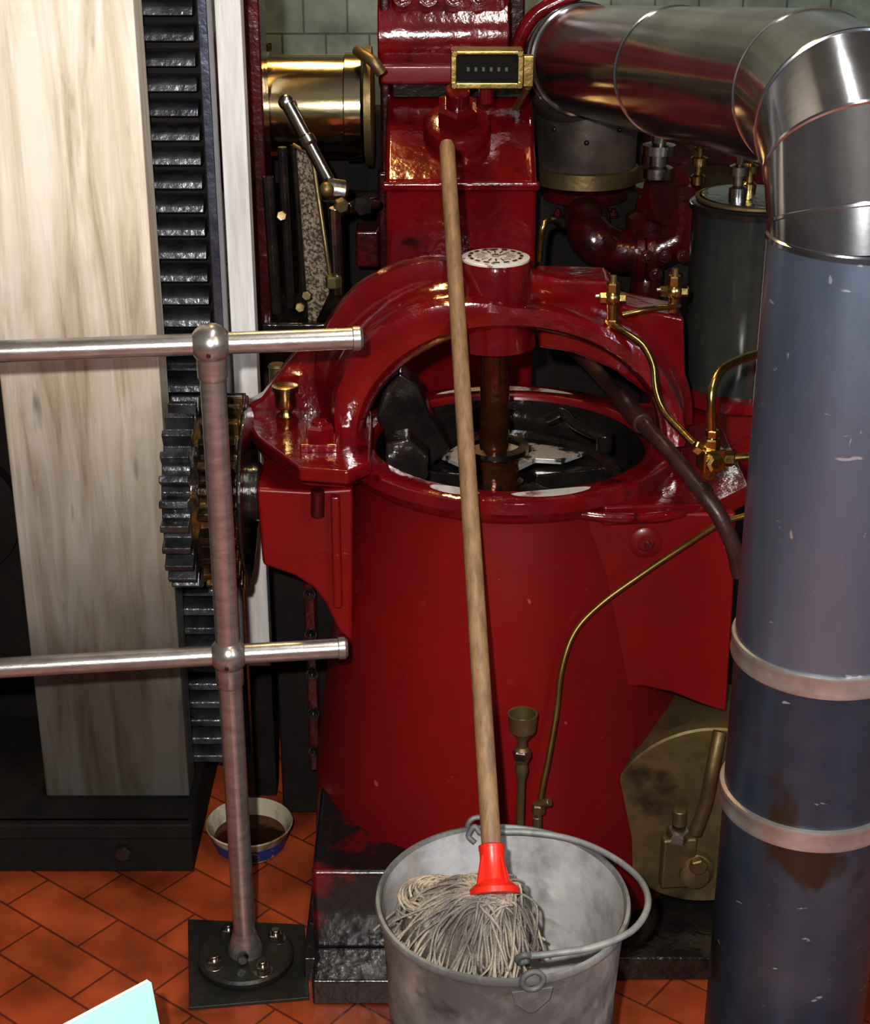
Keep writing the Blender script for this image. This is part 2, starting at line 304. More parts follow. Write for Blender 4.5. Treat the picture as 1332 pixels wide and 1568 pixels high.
# arch
ab,bb=.226,.180; za=.765; path=[];fr=[]
for i in range(73):
    a=math.pi*i/72; path.append(Vector((ax-ab*math.cos(a),ay,za+bb*math.sin(a))))
    n=Vector((-math.cos(a)*bb,0,math.sin(a)*ab)).normalized()
    ca=math.cos(a); k=.60+(.55*math.sin(2*a) if ca>0 else 0)
    fr.append((n*k,Vector((0,1,0))))
prof=[(0,-.055),(.012,-.066),(.040,-.070),(.055,-.066),(.062,-.052),(.058,-.035),(.066,.0),(.080,.020),(.097,.030),(.100,.040),(.100,.058),(.09,.066),(.0,.066),(-.006,.05),(-.006,-.04)]
sweep('arch_yoke',path,fr,prof,REDW,E,ang=30)
rw=[(820,405),(925,408),(936,420),(948,444),(1036,463),(1040,640),(1012,640),(985,580),(930,540),(870,515),(820,508)]
prism('arch_right_web',[P(x,y,2.46) for x,y in rw],(0,-.085,0),REDW,E,.006)
prism('arch_left_foot',[P(x,y,2.40) for x,y in [(366,628),(400,610),(436,560),(470,520),(520,560),(548,650),(520,670),(400,660)]],(0,.04,0),REDW,E,.006)
HT=1.034; hx=ax-.026
lathe('hub',[(.062,-.13),(.056,-.09),(.0535,-.05),(.0535,-.006),(.051,0)],(hx,ay,HT),REDW,E,seg=64)
lathe('hub_dial',[(.0505,0),(.0505,.004),(.048,.005)],(hx,ay,HT-.001),DIALW,E,seg=64)
bm=bmesh.new()
for k in range(16):
    a=2*math.pi*k/16
    for r0,r1,w in ((.016,.030,.04),(.036,.041,.12)):
        v=[bm.verts.new((hx+r*math.cos(a+s),ay+r*math.sin(a+s),HT+.0052)) for r,s in ((r0,-w),(r1,-w),(r1,w),(r0,w))]; bm.faces.new(v)
fin('dial_marks',bm,MATTE,E)
hexn('dial_centre',(hx,ay,HT+.004),.006,.003,STEEL,E)
cyl('piston_rod',(ax-.024,ay,.66),(ax-.024,ay,.95),.0225,ROD,E)
lathe('rod_gland',[(.045,0),(.045,.02),(.038,.025),(.036,.05),(.030,.055),(.028,.03)],(ax-.022,ay,.665),ROD,E)
lathe('gland_ring',[(.044,0),(.05,.004),(.05,.012),(.036,.014)],(ax-.02,ay+.01,.725),STEEL,E,cap=False)
lathe('inner_floor',[(.207,0),(.207,.01),(.06,.02)],(ax,ay,.635),BLACK,E,seg=96)
lathe('inner_ring',[(.150,0),(.152,.03),(.160,.036),(.172,.036),(.178,.03),(.178,0)],(ax,ay,.665),BLACK,E,cap=False,seg=96)
for k in range(5):
    a=math.radians(20+72*k); d=Vector((math.cos(a),math.sin(a),0)); s=Vector((-d.y,d.x,0))*.014; c=Vector((ax,ay,.66))
    prism('spoke_%d'%k,[c+d*.04-s,c+d*.18-s*1.6,c+d*.18+s*1.6,c+d*.04+s],(0,0,.03),BLACK,E,.003)
    bolt('ring_bolt_%d'%k,c+d*.193,.010,BLACK,E)
WET=mat('wet_steel',(.6,.6,.58),.3,.5,(.04,.04,.04),22,.3,60,lo=.5,hi=.56)
prism('star_plate',[Pz(x,y,.705) for x,y in [(676,697),(700,682),(760,672),(815,678),(856,684),(900,690),(860,704),(820,702),(790,716),(720,716)]],(0,0,-.008),WET,E,.001)
def arcband(name,r0,r1,a0,a1,z,m):
    bm=bmesh.new(); A=[];B=[]
    for i in range(25):
        a=math.radians(a0+(a1-a0)*i/24); w=math.sin(math.pi*i/24)**.5; rc=(r0+r1)/2; h=(r1-r0)/2*w
        A.append(bm.verts.new((ax+(rc-h-.0003)*math.cos(a),ay+(rc-h-.0003)*math.sin(a),z))); B.append(bm.verts.new((ax+(rc+h+.0003)*math.cos(a),ay+(rc+h+.0003)*math.sin(a),z)))
    for i in range(24): bm.faces.new((A[i],A[i+1],B[i+1],B[i]))
    return fin(name,bm,m,E)
GLINT=mat('rim_glint_paint',(.66,.64,.61),.3,.3,(.20,.02,.02),14,.2,40,lo=.52,hi=.60)  # pale reflections on the glossy lip, painted as colour
arcband('rim_glint_left',.218,.243,-122,-103,.7548,GLINT); arcband('rim_glint_right',.216,.240,-92,-62,.7548,GLINT)
arcband('rim_glint_back',.216,.236,60,120,.7548,GLINT)
prism('left_cam',[P(x,y,2.38) for x,y in [(575,640),(590,590),(612,570),(640,590),(660,640),(690,690),(660,715),(600,690)]],(0,.05,0),BLACK,E,.006)
prism('left_block',[P(x,y,2.25) for x,y in [(590,680),(625,672),(655,700),(655,735),(590,740)]],(0,.05,0),BLACK,E,.005)
tube('guide_link',[P(838,640,2.4),P(862,632,2.38),P(880,650,2.34),P(925,672,2.3)],.008,BLACK,E)
cyl('guide_link_eye',P(925,665,2.3),P(925,690,2.3),.012,BLACK,E)
p=Pz(490,682,zt); box('ear_pad',p+Vector((-.028,-.028,-.002)),p+Vector((.028,.028,.012)),REDW,E,.003); 
lathe('ear_nut',[(.021,0),(.022,.003),(.022,.02),(.015,.024)],p+Vector((0,0,.01)),REDW,E,seg=6,ang=20,ph=.2)
cyl('ear_stud',p+Vector((0,0,.03)),p+Vector((0,0,.040)),.011,REDW,E)
# ---- crankshaft bearing pedestal
xl,xr=-.087,.176
prism('bearing_block',[Vector((xl,2.80,.5)),Vector((xl,2.80,1.05)),Vector((xl,3.0,1.17)),Vector((xl,3.25,1.17)),Vector((xl,3.25,.5))],(xr-xl,0,0),REDW,E,.010)
box('bearing_block_lip',(xl-.004,2.792,1.036),(xr+.004,2.812,1.052),REDW,E,.005)
c=P(700,196,2.90); nrm=Vector((0,-.5,.86)).normalized()
lathe('big_nut_flange',[(.060,-.02),(.060,.008),(.056,.014),(.045,.018)],c,REDW,E,nrm)
lathe('big_nut',[(.036,0),(.038,.004),(.038,.035),(.030,.040)],c+nrm*.016,REDW,E,nrm,6,ang=20,ph=.5)
cyl('big_stud',c+nrm*.05,c+nrm*.085,.021,REDW,E)
box('cap_joint_black',(xl+.01,2.98,1.165),(xr-.02,3.2,1.195),BLACK,E,.003)
box('bearing_cap_base',(xl-.01,2.96,1.19),(xr-.03,3.2,1.225),RED,E,.006)
cyl('bearing_cap_drum',(xl-.015,3.08,1.26),(xr-.045,3.08,1.26),.095,REDW,E)
box('bearing_cap_top',(xl+.01,3.0,1.30),(xr-.05,3.16,1.40),REDW,E,.01)
for k in range(4): bolt('cap_bolt_%d'%k,(xl+.03+.045*k,3.0,1.335),.013,REDW,E,(0,-1,.2))
box('left_cheek',P(582,130,3.0)-Vector((.0,0,.5)),P(600,0,3.15)+Vector((0,0,.2)),DRED,E,.006)
tube('red_curved_pipe',[P(786,95,3.0),P(800,50,3.0),P(825,18,3.0),P(870,-5,3.0),P(920,-20,3.0)],.013,REDW,E)
box('red_side_post',P(775,60,3.2)-Vector((.02,0,.2)),P(800,0,3.3)+Vector((0,0,.2)),DRED,E,.005)
# crank journal
yj,zj=2.95,P(480,163,2.95).z; xj=P(395,160,2.95).x; xk=P(572,160,2.95).x
lathe('crank_journal',[(.088,0),(.099,.003),(.099,.018),(.090,.022),(.090,xk-xj-.05),(.095,xk-xj-.048),(.095,xk-xj-.02)],(xj,yj,zj),OILST,E,(1,0,0))
lathe('journal_flange',[(.085,0),(.104,.002),(.104,.014),(.085,.016)],(xk-.016,yj,zj),BRASSD,E,(1,0,0))
cyl('crank_web_left',(xj-.06,yj,zj),(xj,yj,zj),.16,DRED,E)
tube('journal_oil_pipe',[P(548,78,2.9),P(556,84,2.87),P(572,95,2.85),P(584,112,2.85)],.010,BRASSD,E)
hexn('journal_plug',P(408,78,2.9),.010,.014,BRASS,E)
box('red_column_left',(P(371,0,2.75).x,2.75,.5),(P(396,0,2.75).x,2.85,1.9),DRED,E,.004)
box('dark_bed',(-.30,3.05,0),(.6,3.3,.98),MATTE,E,.01)
box('dark_bed_left',(-.33,2.80,0),(-.10,3.0,.80),MATTE,E,.01)
box('dark_backing',(xj,3.06,.9),(xl,3.12,1.13),MATTE,E,.01)
box('red_back_block',P(545,410,2.9),P(582,338,2.98),DRED,E,.005)
box('red_back_bracket',P(580,400,2.95)-Vector((0,0,.1)),P(640,255,3.0),DRED,E,.006)
hexn('back_nut',P(556,312,2.72),.018,.02,BLACK,E,(0,-1,0))
cyl('back_spindle',P(530,318,2.7),P(575,310,2.8),.010,BLACK,E)
# ---------------- valve linkage
L_=root('valve_linkage')
a=P(438,156,2.68); b=P(512,292,2.60)
cyl('upper_rod',a,b,.0105,STEEL,L_); ball('top_knuckle',a,.013,STEEL,L_)
d=(b-a).normalized(); lathe('joint_barrel',[(.014,-.02),(.019,-.015),(.019,.015),(.014,.02)],b,STEEL,L_,(1,.2,-.2))
lathe('rod_collar',[(.0105,-.01),(.0145,-.006),(.0145,.006),(.0105,.01)],a.lerp(b,.45),STEEL,L_,d)
hexn('joint_nut',P(521,312,2.58),.012,.012,BRASSD,L_,(.3,-1,-.2)); ball('joint_end',P(500,290,2.58),.012,BRASSD,L_)
cyl('lower_rod',P(512,318,2.60),P(518,450,2.62),.0095,STEEL,L_); hexn('lower_nut',P(511,440,2.61),.014,.02,BRASSD,L_)
cyl('side_rod',P(432,225,2.72),P(445,470,2.72),.008,BLACK,L_)
cyl('side_rod_c',P(410,270,2.72),P(424,480,2.72),.010,BLACK,L_)
for i,(x,y) in enumerate([(432,330),(470,452),(460,470)]): hexn('rod_nut_%d'%i,P(x,y,2.69),.009,.012,BRASSD,L_,(0,-1,.2))
prism('mesh_screen',[P(449,222,2.74),P(478,238,2.72),P(508,440,2.72),P(480,500,2.74),P(466,480,2.74)],(.0,.012,0),MESHM,L_,.001)
tube('mesh_frame',[P(449,222,2.73),P(478,238,2.71),P(508,440,2.71)],.004,BRASSD,L_,smooth=False); tube('mesh_frame_left',[P(449,222,2.73),P(468,485,2.73)],.005,BLACK,L_,smooth=False)
box('linkage_base',P(400,500,2.72)-Vector((0,0,.15)),P(520,475,2.80),BLACK,L_,.005)
# ---------------- revolution counter
C=root('brass_revolution_counter'); Yc=2.74
lo=P(690,135,Yc); hi=P(802,77,Yc)
box('case',Vector((lo.x,Yc,lo.z)),Vector((hi.x,Yc+.05,hi.z)),BRASSD,C,.003)
w=.006
for nm,l,h in (('bezel_top',(lo.x,hi.z-w),(hi.x,hi.z)),('bezel_bottom',(lo.x,lo.z),(hi.x,lo.z+w*1.6)),('bezel_left',(lo.x,lo.z),(lo.x+w*1.6,hi.z)),('bezel_right',(hi.x-w*1.6,lo.z),(hi.x,hi.z))):
    box(nm,(l[0],Yc-.008,l[1]),(h[0],Yc+.002,h[1]),BRASS,C,.0015)
box('window',(lo.x+w,Yc-.002,lo.z+w),(hi.x-w,Yc+.001,hi.z-w),GLASS,C,0)
for k in range(6):
    x=lo.x+.026+.0125*k; z0=(lo.z+hi.z)/2; box('digit_%d'%k,(x,Yc-.004,z0-.003),(x+.005,Yc-.002,z0+.004),DIG,C,.0005)
for k,(x,z) in enumerate([(lo.x+.006,lo.z+.006),(hi.x-.006,lo.z+.006),(lo.x+.006,hi.z-.004),(hi.x-.006,hi.z-.004)]): cyl('screw_%d'%k,(x,Yc-.008,z),(x,Yc-.013,z),.005,BRASS,C,seg=16)
box('bracket',(hi.x,Yc+.01,lo.z),(hi.x+.018,Yc+.03,hi.z-.01),BRASS,C,.002)
cyl('bracket_arm',(hi.x+.01,Yc+.02,lo.z),P(790,165,2.82),.006,BRASSD,C)
cyl('drive_spindle',(.5*(lo.x+hi.x),Yc+.03,lo.z-.03),(.5*(lo.x+hi.x),Yc+.03,lo.z),.012,REDW,C)
# ---------------- oil cup on ear
O=root('brass_oil_cup'); p=Pz(438,640,zt)
lathe('cup',[(.010,0),(.012,.004),(.008,.010),(.008,.014),(.015,.018),(.0165,.022),(.0165,.045),(.020,.047),(.020,.053),(.014,.055)],p,BRASS,O)
O2=root('brass_oil_cup.001'); p=P(425,590,2.47)
lathe('cup',[(.010,-.05),(.010,0),(.013,.004),(.013,.03),(.015,.032),(.012,.036)],p,BRASSD,O2)
# ---------------- duct
D=root('exhaust_duct'); dx,dy=.47,1.75
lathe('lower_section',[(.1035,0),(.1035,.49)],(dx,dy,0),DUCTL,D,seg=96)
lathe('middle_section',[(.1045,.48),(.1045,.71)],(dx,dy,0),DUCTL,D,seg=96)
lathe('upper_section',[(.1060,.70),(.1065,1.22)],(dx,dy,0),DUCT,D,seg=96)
for nm,z in (('lower_band',.487),('upper_band',.698)):
    lathe(nm,[(.104,0),(.1095,.001),(.1105,.004),(.1095,.008),(.1095,.022),(.1105,.026),(.1095,.029),(.104,.030)],(dx,dy,z),BAND,D,seg=96,cap=False)
lathe('joint_ring',[(.106,-.004),(.109,-.002),(.109,.003),(.106,.005)],(dx,dy,1.215),DUCTP,D,seg=96,cap=False)
J0=Vector((dx,dy,1.215)); pts=[J0]
R=.12
for k in range(1,4):
    a=math.radians(90*k/3-15) ; pts.append(Vector((dx-.003*k,dy+R-R*math.cos(a),1.215+R*math.sin(a)-.005)))
J1=Vector((.456,2.02,1.328)); K=P(893,92,2.98)
pts+= [J1]
bm=bmesh.new()
full=[(J0,.1055)]+[(q,.105) for q in pts[1:-1]]+[(J1,.097),(K,.094)]
def ringdir(i):
    q=[f[0] for f in full]; a=(q[i]-q[i-1]).normalized() if i>0 else Vector((0,0,1)); b=(q[i+1]-q[i]).normalized() if i<len(q)-1 else a
    return (a+b).normalized()
prev=None; seg=96
A0=Vector((1,0,0))
RS=[]
for i,(q,r) in enumerate(full):
    T=ringdir(i); a=(A0-T*A0.dot(T)).normalized(); b=T.cross(a); RS.append((q,T,a,b,r))
    ring=[bm.verts.new(q+(a*math.cos(2*math.pi*k/seg)+b*math.sin(2*math.pi*k/seg))*r) for k in range(seg)]
    if prev:
        for k in range(seg): j=(k+1)%seg; bm.faces.new((prev[k],prev[j],ring[j],ring[k]))
    prev=ring
fin('elbow_and_cross_run',bm,DUCTP,D,12)
for i,(q,T,a,b,r) in enumerate(RS[1:-1]):
    lathe('gore_seam_%d'%i,[(r-.001,-.003),(r+.0018,-.0015),(r+.0018,.0015),(r-.001,.003)],q,DUCTP,D,T,seg=96,cap=False)
dk=(K-J1).normalized()
for i,f in enumerate((.5,)):
    lathe('run_seam_%d'%i,[(.094,-.004),(.0975,-.002),(.0975,.002),(.094,.004)],J1.lerp(K,f),DUCTP,D,dk,seg=96,cap=False)
lathe('end_collar',[(.093,-.01),(.098,-.008),(.098,.008),(.097,.012),(.100,.014),(.100,.02),(.09,.022)],K,DUCTP,D,dk,seg=96,cap=False)
LR=root('lagged_riser_pipe')
Kx,Ky=P(897,200,3.09).x,3.09
tube('rear_elbow',[K+dk*.022,K+dk*.04,K+dk*.07+Vector((0,0,-.02)),Vector((Kx,Ky,K.z-.09)),Vector((Kx,Ky,K.z-.14))],.092,LAG,LR,seg=64)
ztop=K.z-.08; zr=P(897,278,3.09-.1).z
lathe('riser_lagging',[(.094,zr-.01),(.096,zr+.02),(.096,ztop)],(Kx,Ky,0),LAG,LR)
lathe('brass_ring',[(.096,-.02),(.101,-.018),(.101,.010),(.096,.012)],(Kx,Ky,zr),BRASSD,LR,cap=False)
for k in range(4):
    a=math.radians(190+38*k); ball('rivet_%d'%k,(Kx+.096*math.cos(a),Ky+.096*math.sin(a),zr+.07+.02*(k%2)),.005,BLACK,LR)
# ---------------- cast iron steam pipe
S=root('cast_iron_steam_pipe')
lathe('riser_flange',[(.07,0),(.085,.003),(.085,.022),(.07,.026)],(Kx,Ky-.01,zr-.05),DRED,S)
for k in range(6):
    a=math.radians(190+32*k); bolt('flange_bolt_%d'%k,(Kx+.07*math.cos(a),Ky-.01+.07*math.sin(a),zr-.075),.009,DRED,S)
Yp=2.95
tube('bend',[(Kx,Ky-.01,zr-.03),P(898,330,Yp+.06),P(905,362,Yp),P(935,382,Yp),P(975,386,Yp)],.042,DRED,S,seg=32)
q=P(978,386,Yp)
lathe('bend_flange',[(.03,-.01),(.056,-.008),(.056,.006),(.05,.008),(.056,.010),(.056,.026),(.03,.03)],q,DRED,S,(1,0,.05))
tube('branch',[q+Vector((.02,0,0)),P(1010,380,Yp),P(1040,360,Yp),P(1045,320,Yp),P(1045,280,Yp)],.036,DRED,S,seg=32)
lathe('valve_bonnet',[(.05,0),(.05,.03),(.035,.04),(.028,.07),(.035,.075),(.035,.085)],P(1000,330,Yp)-Vector((0,0,.03)),DRED,S)
lathe('tee_flange',[(.04,0),(.056,.002),(.056,.02),(.04,.022)],P(1015,300,Yp-.02),DRED,S,(.6,-.7,.2))
for k in range(5): bolt('tee_bolt_%d'%k,P(990+14*k,392+(k%2)*28,Yp-.06),.009,DRED,S,(0,-1,.1))
tube('lower_drop',[P(990,390,Yp+.02),P(990,430,Yp),P(985,470,Yp)],.03,DRED,S,seg=24)
V=root('relief_valve')
def stack(par,b0,h,r,ms,pref):
    lathe(pref+'_body',[(r*.8,0),(r,h*.05),(r,h*.25),(r*.6,h*.3),(r*.6,h*.5),(r*1.1,h*.52),(r*1.1,h*.7),(r*.5,h*.75),(r*.5,h*.92),(r*.7,h*.94),(r*.3,h)],b0,ms,par,seg=24)
def st2(par,x,y0,y1,Y,r,ms,pref):
    b0=P(x,y0,Y); stack(par,b0,P(x,y1,Y).z-b0.z,r,ms,pref)
st2(V,1006,275,198,2.8,.026,STEEL,'steel_valve'); st2(V,1068,285,222,2.75,.013,BRASS,'brass_tap')
tube('valve_pipe',[P(1006,205,2.8),P(1040,215,2.78),P(1068,236,2.75)],.006,BRASSD,V)
Rm=root('rear_machine_casing'); box('casing',(P(830,160,3.35).x,3.35,0),(1.6,3.8,P(830,165,3.35).z),MATTE,Rm,.02); box('casing_top_rib',(P(990,160,3.3).x,3.3,.9),(1.2,3.36,P(830,190,3.3).z),DRED,Rm,.01)
# ---------------- lagged vessel
Vs=root('lagged_cylinder_vessel'); vx=P(1146,400,2.6).x; vy=2.6; vz=P(1142,310,2.6).z
lathe('shell',[(.094,.735),(.096,.76),(.096,vz-.01)],(vx,vy,0),VESSEL,Vs,seg=96)
lathe('lid',[(.096,0),(.101,.002),(.101,.010),(.096,.013),(.085,.015),(.082,.022),(.03,.026)],(vx,vy,vz-.01),BLACK,Vs,seg=96)
lathe('lid_ring',[(.088,0),(.092,.002),(.092,.006),(.086,.007)],(vx,vy,vz+.004),BRASSD,Vs,seg=96,cap=False)
stack(Vs,(vx-.03,vy-.02,vz+.01),.075,.014,STEEL,'steel_tap'); stack(Vs,(vx-.005,vy+.02,vz+.01),.065,.012,BRASS,'brass_nipple')
box('seam_strip',(vx+.005,vy-.100,.76),(vx+.02,vy-.094,vz-.02),BAND,Vs,.001)
lathe('base_flange',[(.096,0),(.115,.003),(.115,.02),(.096,.024)],(vx,vy,.737),REDW,Vs,seg=64)
box('rear_right_block',(P(1030,600,2.45).x,2.57,.4),(.62,2.85,.735),REDW,E,.008)
# ---------------- copper/brass oil piping
Q=root('oil_supply_piping')
def valve(x,y,Y,pref,r=.010):
    c=P(x,y,Y); ball(pref+'_body',c,r*1.2,BRASS,Q)
    hexn(pref+'_top',c+Vector((0,0,r*.8)),r,r*1.4,BRASS,Q); cyl(pref+'_stem',c+Vector((0,0,r*2)),c+Vector((0,0,r*3.2)),r*.45,BRASSD,Q,seg=16)
    hexn(pref+'_left',c-Vector((r*.8,0,0)),r*.8,r*1.1,BRASS,Q,(-1,0,0)); hexn(pref+'_right',c+Vector((r*.8,0,0)),r*.8,r*1.1,BRASS,Q,(1,0,0))
    cyl(pref+'_handle',c+Vector((-r*2.4,0,r*.2)),c+Vector((-r*1.2,0,r*.3)),r*.3,STEEL,Q,seg=12)
    return c
valve(938,456,2.30,'cock_a',.0105); cyl('cock_a_drop',P(938,460,2.3),P(938,500,2.3),.0085,BRASS,Q); hexn('cock_a_nut',P(938,500,2.3),.011,.012,BRASS,Q)
tube('cross_pipe',[P(952,482,2.32),P(990,474,2.33),P(1040,468,2.36)],.0045,BRASS,Q)
valve(1032,446,2.36,'cock_b',.011); cyl('cock_b_drop',P(1032,450,2.36),P(1030,478,2.36),.008,BRASS,Q)
tube('pipe_a',[P(940,498,2.29),P(958,510,2.27),P(985,530,2.25),P(1000,560,2.23),P(1005,600,2.2),P(1018,632,2.17),P(1045,662,2.13),P(1072,690,2.09)],.0055,BRASS,Q)
c=P(1088,702,2.06)
box('manifold',c-Vector((.016,.014,.016)),c+Vector((.016,.014,.016)),BRASS,Q,.003,rz=.3)
lathe('manifold_plug',[(.013,0),(.013,.006),(.008,.008)],c+Vector((.003,-.014,0)),BRASS,Q,(.2,-1,0),seg=6,ang=20)
hexn('manifold_top_nut',c+Vector((0,0,.016)),.012,.014,BRASS,Q); hexn('manifold_top_nut_b',c+Vector((0,0,.032)),.010,.010,BRASS,Q)
hexn('manifold_right_nut',c+Vector((.016,0,0)),.011,.016,BRASS,Q,(1,0,0)); hexn('manifold_bottom_nut',c-Vector((0,0,.016)),.010,.014,BRASS,Q,(0,0,-1)); hexn('manifold_left_nut',c+Vector((-.014,0,.012)),.009,.012,BRASS,Q,(-1,0,.7))
tube('pipe_up',[c+Vector((0,0,.03)),P(1089,620,2.06),P(1092,590,2.07),P(1108,564,2.1),P(1140,548,2.15),P(1180,538,2.2),P(1230,530,2.25)],.0062,BRASS,Q)
tube('pipe_right',[c+Vector((.03,0,0)),P(1155,700,2.06),P(1200,704,2.06)],.0055,BRASS,Q)
tube('pipe_small_left',[P(826,400,2.6),P(828,370,2.6),P(832,345,2.6),P(845,337,2.62),P(856,345,2.65)],.005,BRASS,Q)
COP=mat('tarnished_copper',(.22,.14,.045),.4,.8,(.14,.09,.02),20)
tube('long_feed_pipe',[P(1170,775,2.09),P(1145,788,2.09),P(1100,803,2.10),P(1045,838,2.11),P(985,878,2.11),P(920,925,2.10),P(880,968,2.085),P(860,1025,2.065),P(852,1090,2.05),P(840,1160,2.03),P(828,1220,2.015),P(822,1290,2.005)],.0042,COP,Q)
hexn('feed_pipe_union',P(824,1245,2.01),.010,.016,BRASSD,Q); cyl('feed_pipe_union_side',P(824,1232,2.01),P(842,1228,2.0),.006,BRASSD,Q)
cyl('feed_pipe_foot',P(822,1250,2.008),P(822,1330,2.008),.007,BRASSD,Q)
Fn=root('brass_drip_funnel'); b0=P(798,1186,2.01); h=P(800,1093,2.01).z-b0.z
lathe('funnel',[(.006,-.13),(.006,-.01),(.008,0),(.010,h*.08),(.008,h*.2),(.011,h*.25),(.011,h*.42),(.007,h*.46),(.007,h*.58),(.012,h*.66),(.019,h*.74),(.0205,h*.95),(.0215,h),(.0185,h),(.0175,h*.8),(.006,h*.7)],b0,BRASSD,Fn,seg=32)
hexn('funnel_nut',b0+Vector((0,0,h*.28)),.0135,.014,STEEL,Fn)
# ---------------- hose
H=root('rubber_hose')
hp=[P(862,522,2.62),P(905,560,2.5),P(945,605,2.36),P(985,650,2.24),P(1025,692,2.16),P(1062,738,2.10),P(1098,785,2.065),P(1122,835,2.055),P(1132,880,2.06)]
tube('hose',hp,.0115,HOSE,H,seg=20)
cyl('hose_coupling',P(950,610,2.345),P(985,650,2.24),.0155,HOSE,H); lathe('hose_clip',[(.012,-.008),(.0145,-.007),(.0145,.007),(.012,.008)],P(1075,753,2.09),STEEL,H,(P(1098,785,2.065)-P(1062,738,2.10)))
# ---------------- cylinder end cover
Y0=2.10; cc=P(1085,1252,Y0); G=root('cylinder_end_cover')
lathe('cover',[(.150,-.16),(.150,-.025),(.157,-.022),(.157,-.003),(.154,0),(.02,.002)],cc,DISC,G,(0,-1,0),seg=96)
n1=P(1040,1300,Y0)
box('boss',n1-Vector((.03,.02,.06)),n1+Vector((.024,.0,.03)),BRASSD,G,.005,rz=.1)
lathe('round_boss',[(.030,0),(.030,.015),(.024,.022),(.022,.03),(.016,.032)],P(1062,1325,Y0),BRASSD,G,(-.1,-1,0))
hexn('boss_nut',P(1036,1278,Y0)-Vector((0,.01,0)),.018,.022,STEEL,G,(0,-.3,1)); cyl('boss_stud',P(1040,1262,2.09),P(1041,1240,2.09),.011,BRASSD,G)
hexn('boss_nut_b',P(1068,1322,Y0-.03),.014,.014,BRASSD,G,(0,-1,0))
tube('cover_pipe',[P(1064,1275,2.06),P(1080,1230,2.06),P(1090,1180,2.06),P(1102,1120,2.08)],.010,BRASSD,G)
# ---------------- drip bowl
Bw=root('enamel_drip_bowl'); bx=-.318; by=2.352
lathe('bowl',[(.050,0),(.058,.003),(.068,.034),(.0735,.046),(.0745,.048),(.0725,.050),(.066,.034),(.056,.010),(.02,.008)],(bx,by,0),CREAM,Bw,seg=64)
lathe('label_band',[(.0595,.006),(.0685,.033)],(bx,by,0),BLUEP,Bw,seg=64,cap=False)
lathe('oil',[(.0615,.022),(.02,.0225)],(bx,by,0),ROD,Bw,seg=48)
# ---------------- bucket
B=root('galvanised_bucket'); cx,cy,bz=.088,1.744,.34
lathe('outer_wall',[(.135,0),(.138,.004),(.1415,.02),(.1455,.10),(.1475,.165),(.1495,.17),(.1485,.176),(.1505,.182),(.149,.188),(.158,.325),(.1605,.334),(.1645,.337),(.166,.342),(.1645,.347),(.1605,.348),(.158,.342)],(cx,cy,0),GALV,B,seg=128,cap=False)
lathe('inner_wall',[(.1575,.343),(.1475,.19),(.136,.012),(.05,.010),(.001,.010)],(cx,cy,0),GALVI,B,seg=128,cap=False)
lathe('bottom',[(.135,.002),(.135,.008)],(cx,cy,0),GALV,B,seg=96)
fl=Vector((cx,cy,0))+Vector((.18,-.984,0))*.166; bl=Vector((cx,cy,0))+Vector((-.18,.984,0))*.166
for nm,q in (('front',fl),('back',bl)):
    dn=(q-Vector((cx,cy,0))).normalized(); s=Vector((-dn.y,dn.x,0))
    base=Vector((q.x,q.y,0))-dn*.004
    prism(nm+'_lug',[base+s*-.026+Vector((0,0,.333)),base+s*.026+Vector((0,0,.333)),base+s*.022+Vector((0,0,.315)),base+s*.004+Vector((0,0,.296))-dn*.002,base-s*.004+Vector((0,0,.296))-dn*.002,base-s*.022+Vector((0,0,.315))],dn*.005,GALV,B,.001)
    bm=bmesh.new(); pp=[base+dn*.004+s*(.013*math.cos(u))+Vector((0,0,.346+.013*math.sin(u))) for u in [math.pi*2*k/24 for k in range(24)]]
    tube_into(bm,pp+[pp[0]],.0038,8); fin(nm+'_lug_eye',bm,GALV,B,60)
hp=[(812,1464,.350),(850,1460,.353),(910,1450,.356),(968,1425,.356),(992,1385,.356),(978,1345,.356),(930,1308,.358),(870,1284,.358),(800,1274,.356),(735,1276,.352)]
pts=[Pz(x,y,z) for x,y,z in hp]
tube('bail_handle',pts,.0045,GALV,B,seg=12)
tube('bail_hook_front',[pts[0],pts[0]+Vector((-.008,-.006,.006)),pts[0]+Vector((-.016,0,-.004)),pts[0]+Vector((-.012,.006,-.014)),pts[0]+Vector((-.002,.004,-.010))],.004,GALV,B)
tube('bail_hook_back',[pts[-1],pts[-1]+Vector((-.008,.004,.008)),pts[-1]+Vector((-.016,0,-.004)),pts[-1]+Vector((-.008,-.004,-.012))],.004,GALV,B)
# ---------------- mop
M=root('cotton_mop')
S0=Pz(757,1366,.395); top=P(684,218,2.48)
dirn=(top-S0).normalized()
s1=S0+dirn*.045
lathe('stick',[(.0128,-.03),(.0128,0),(.0125,.4),(.0118,.8),(.0118,(top-s1).length-.008),(.009,(top-s1).length)],s1,HANDLE,M,dirn,seg=24)
lathe('socket',[(.032,-.004),(.032,.003),(.028,.007),(.018,.014),(.0160,.022),(.0160,.050),(.0168,.052),(.0168,.058),(.0135,.060)],S0,REDP,M,dirn,seg=32)
for k in range(4):
    a=math.pi/2*k+.5; _,u,v=frame(dirn); o=u*math.cos(a)+v*math.sin(a)
    prism('socket_rib_%d'%k,[S0+dirn*.006+o*.027,S0+dirn*.045+o*.0175,S0+dirn*.045+o*.012,S0+dirn*.006+o*.012],(u*-math.sin(a)+v*math.cos(a))*.003,REDP,M,0)
hc=Pz(714,1403,.335)
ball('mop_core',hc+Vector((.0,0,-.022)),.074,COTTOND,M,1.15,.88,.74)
bm=bmesh.new()
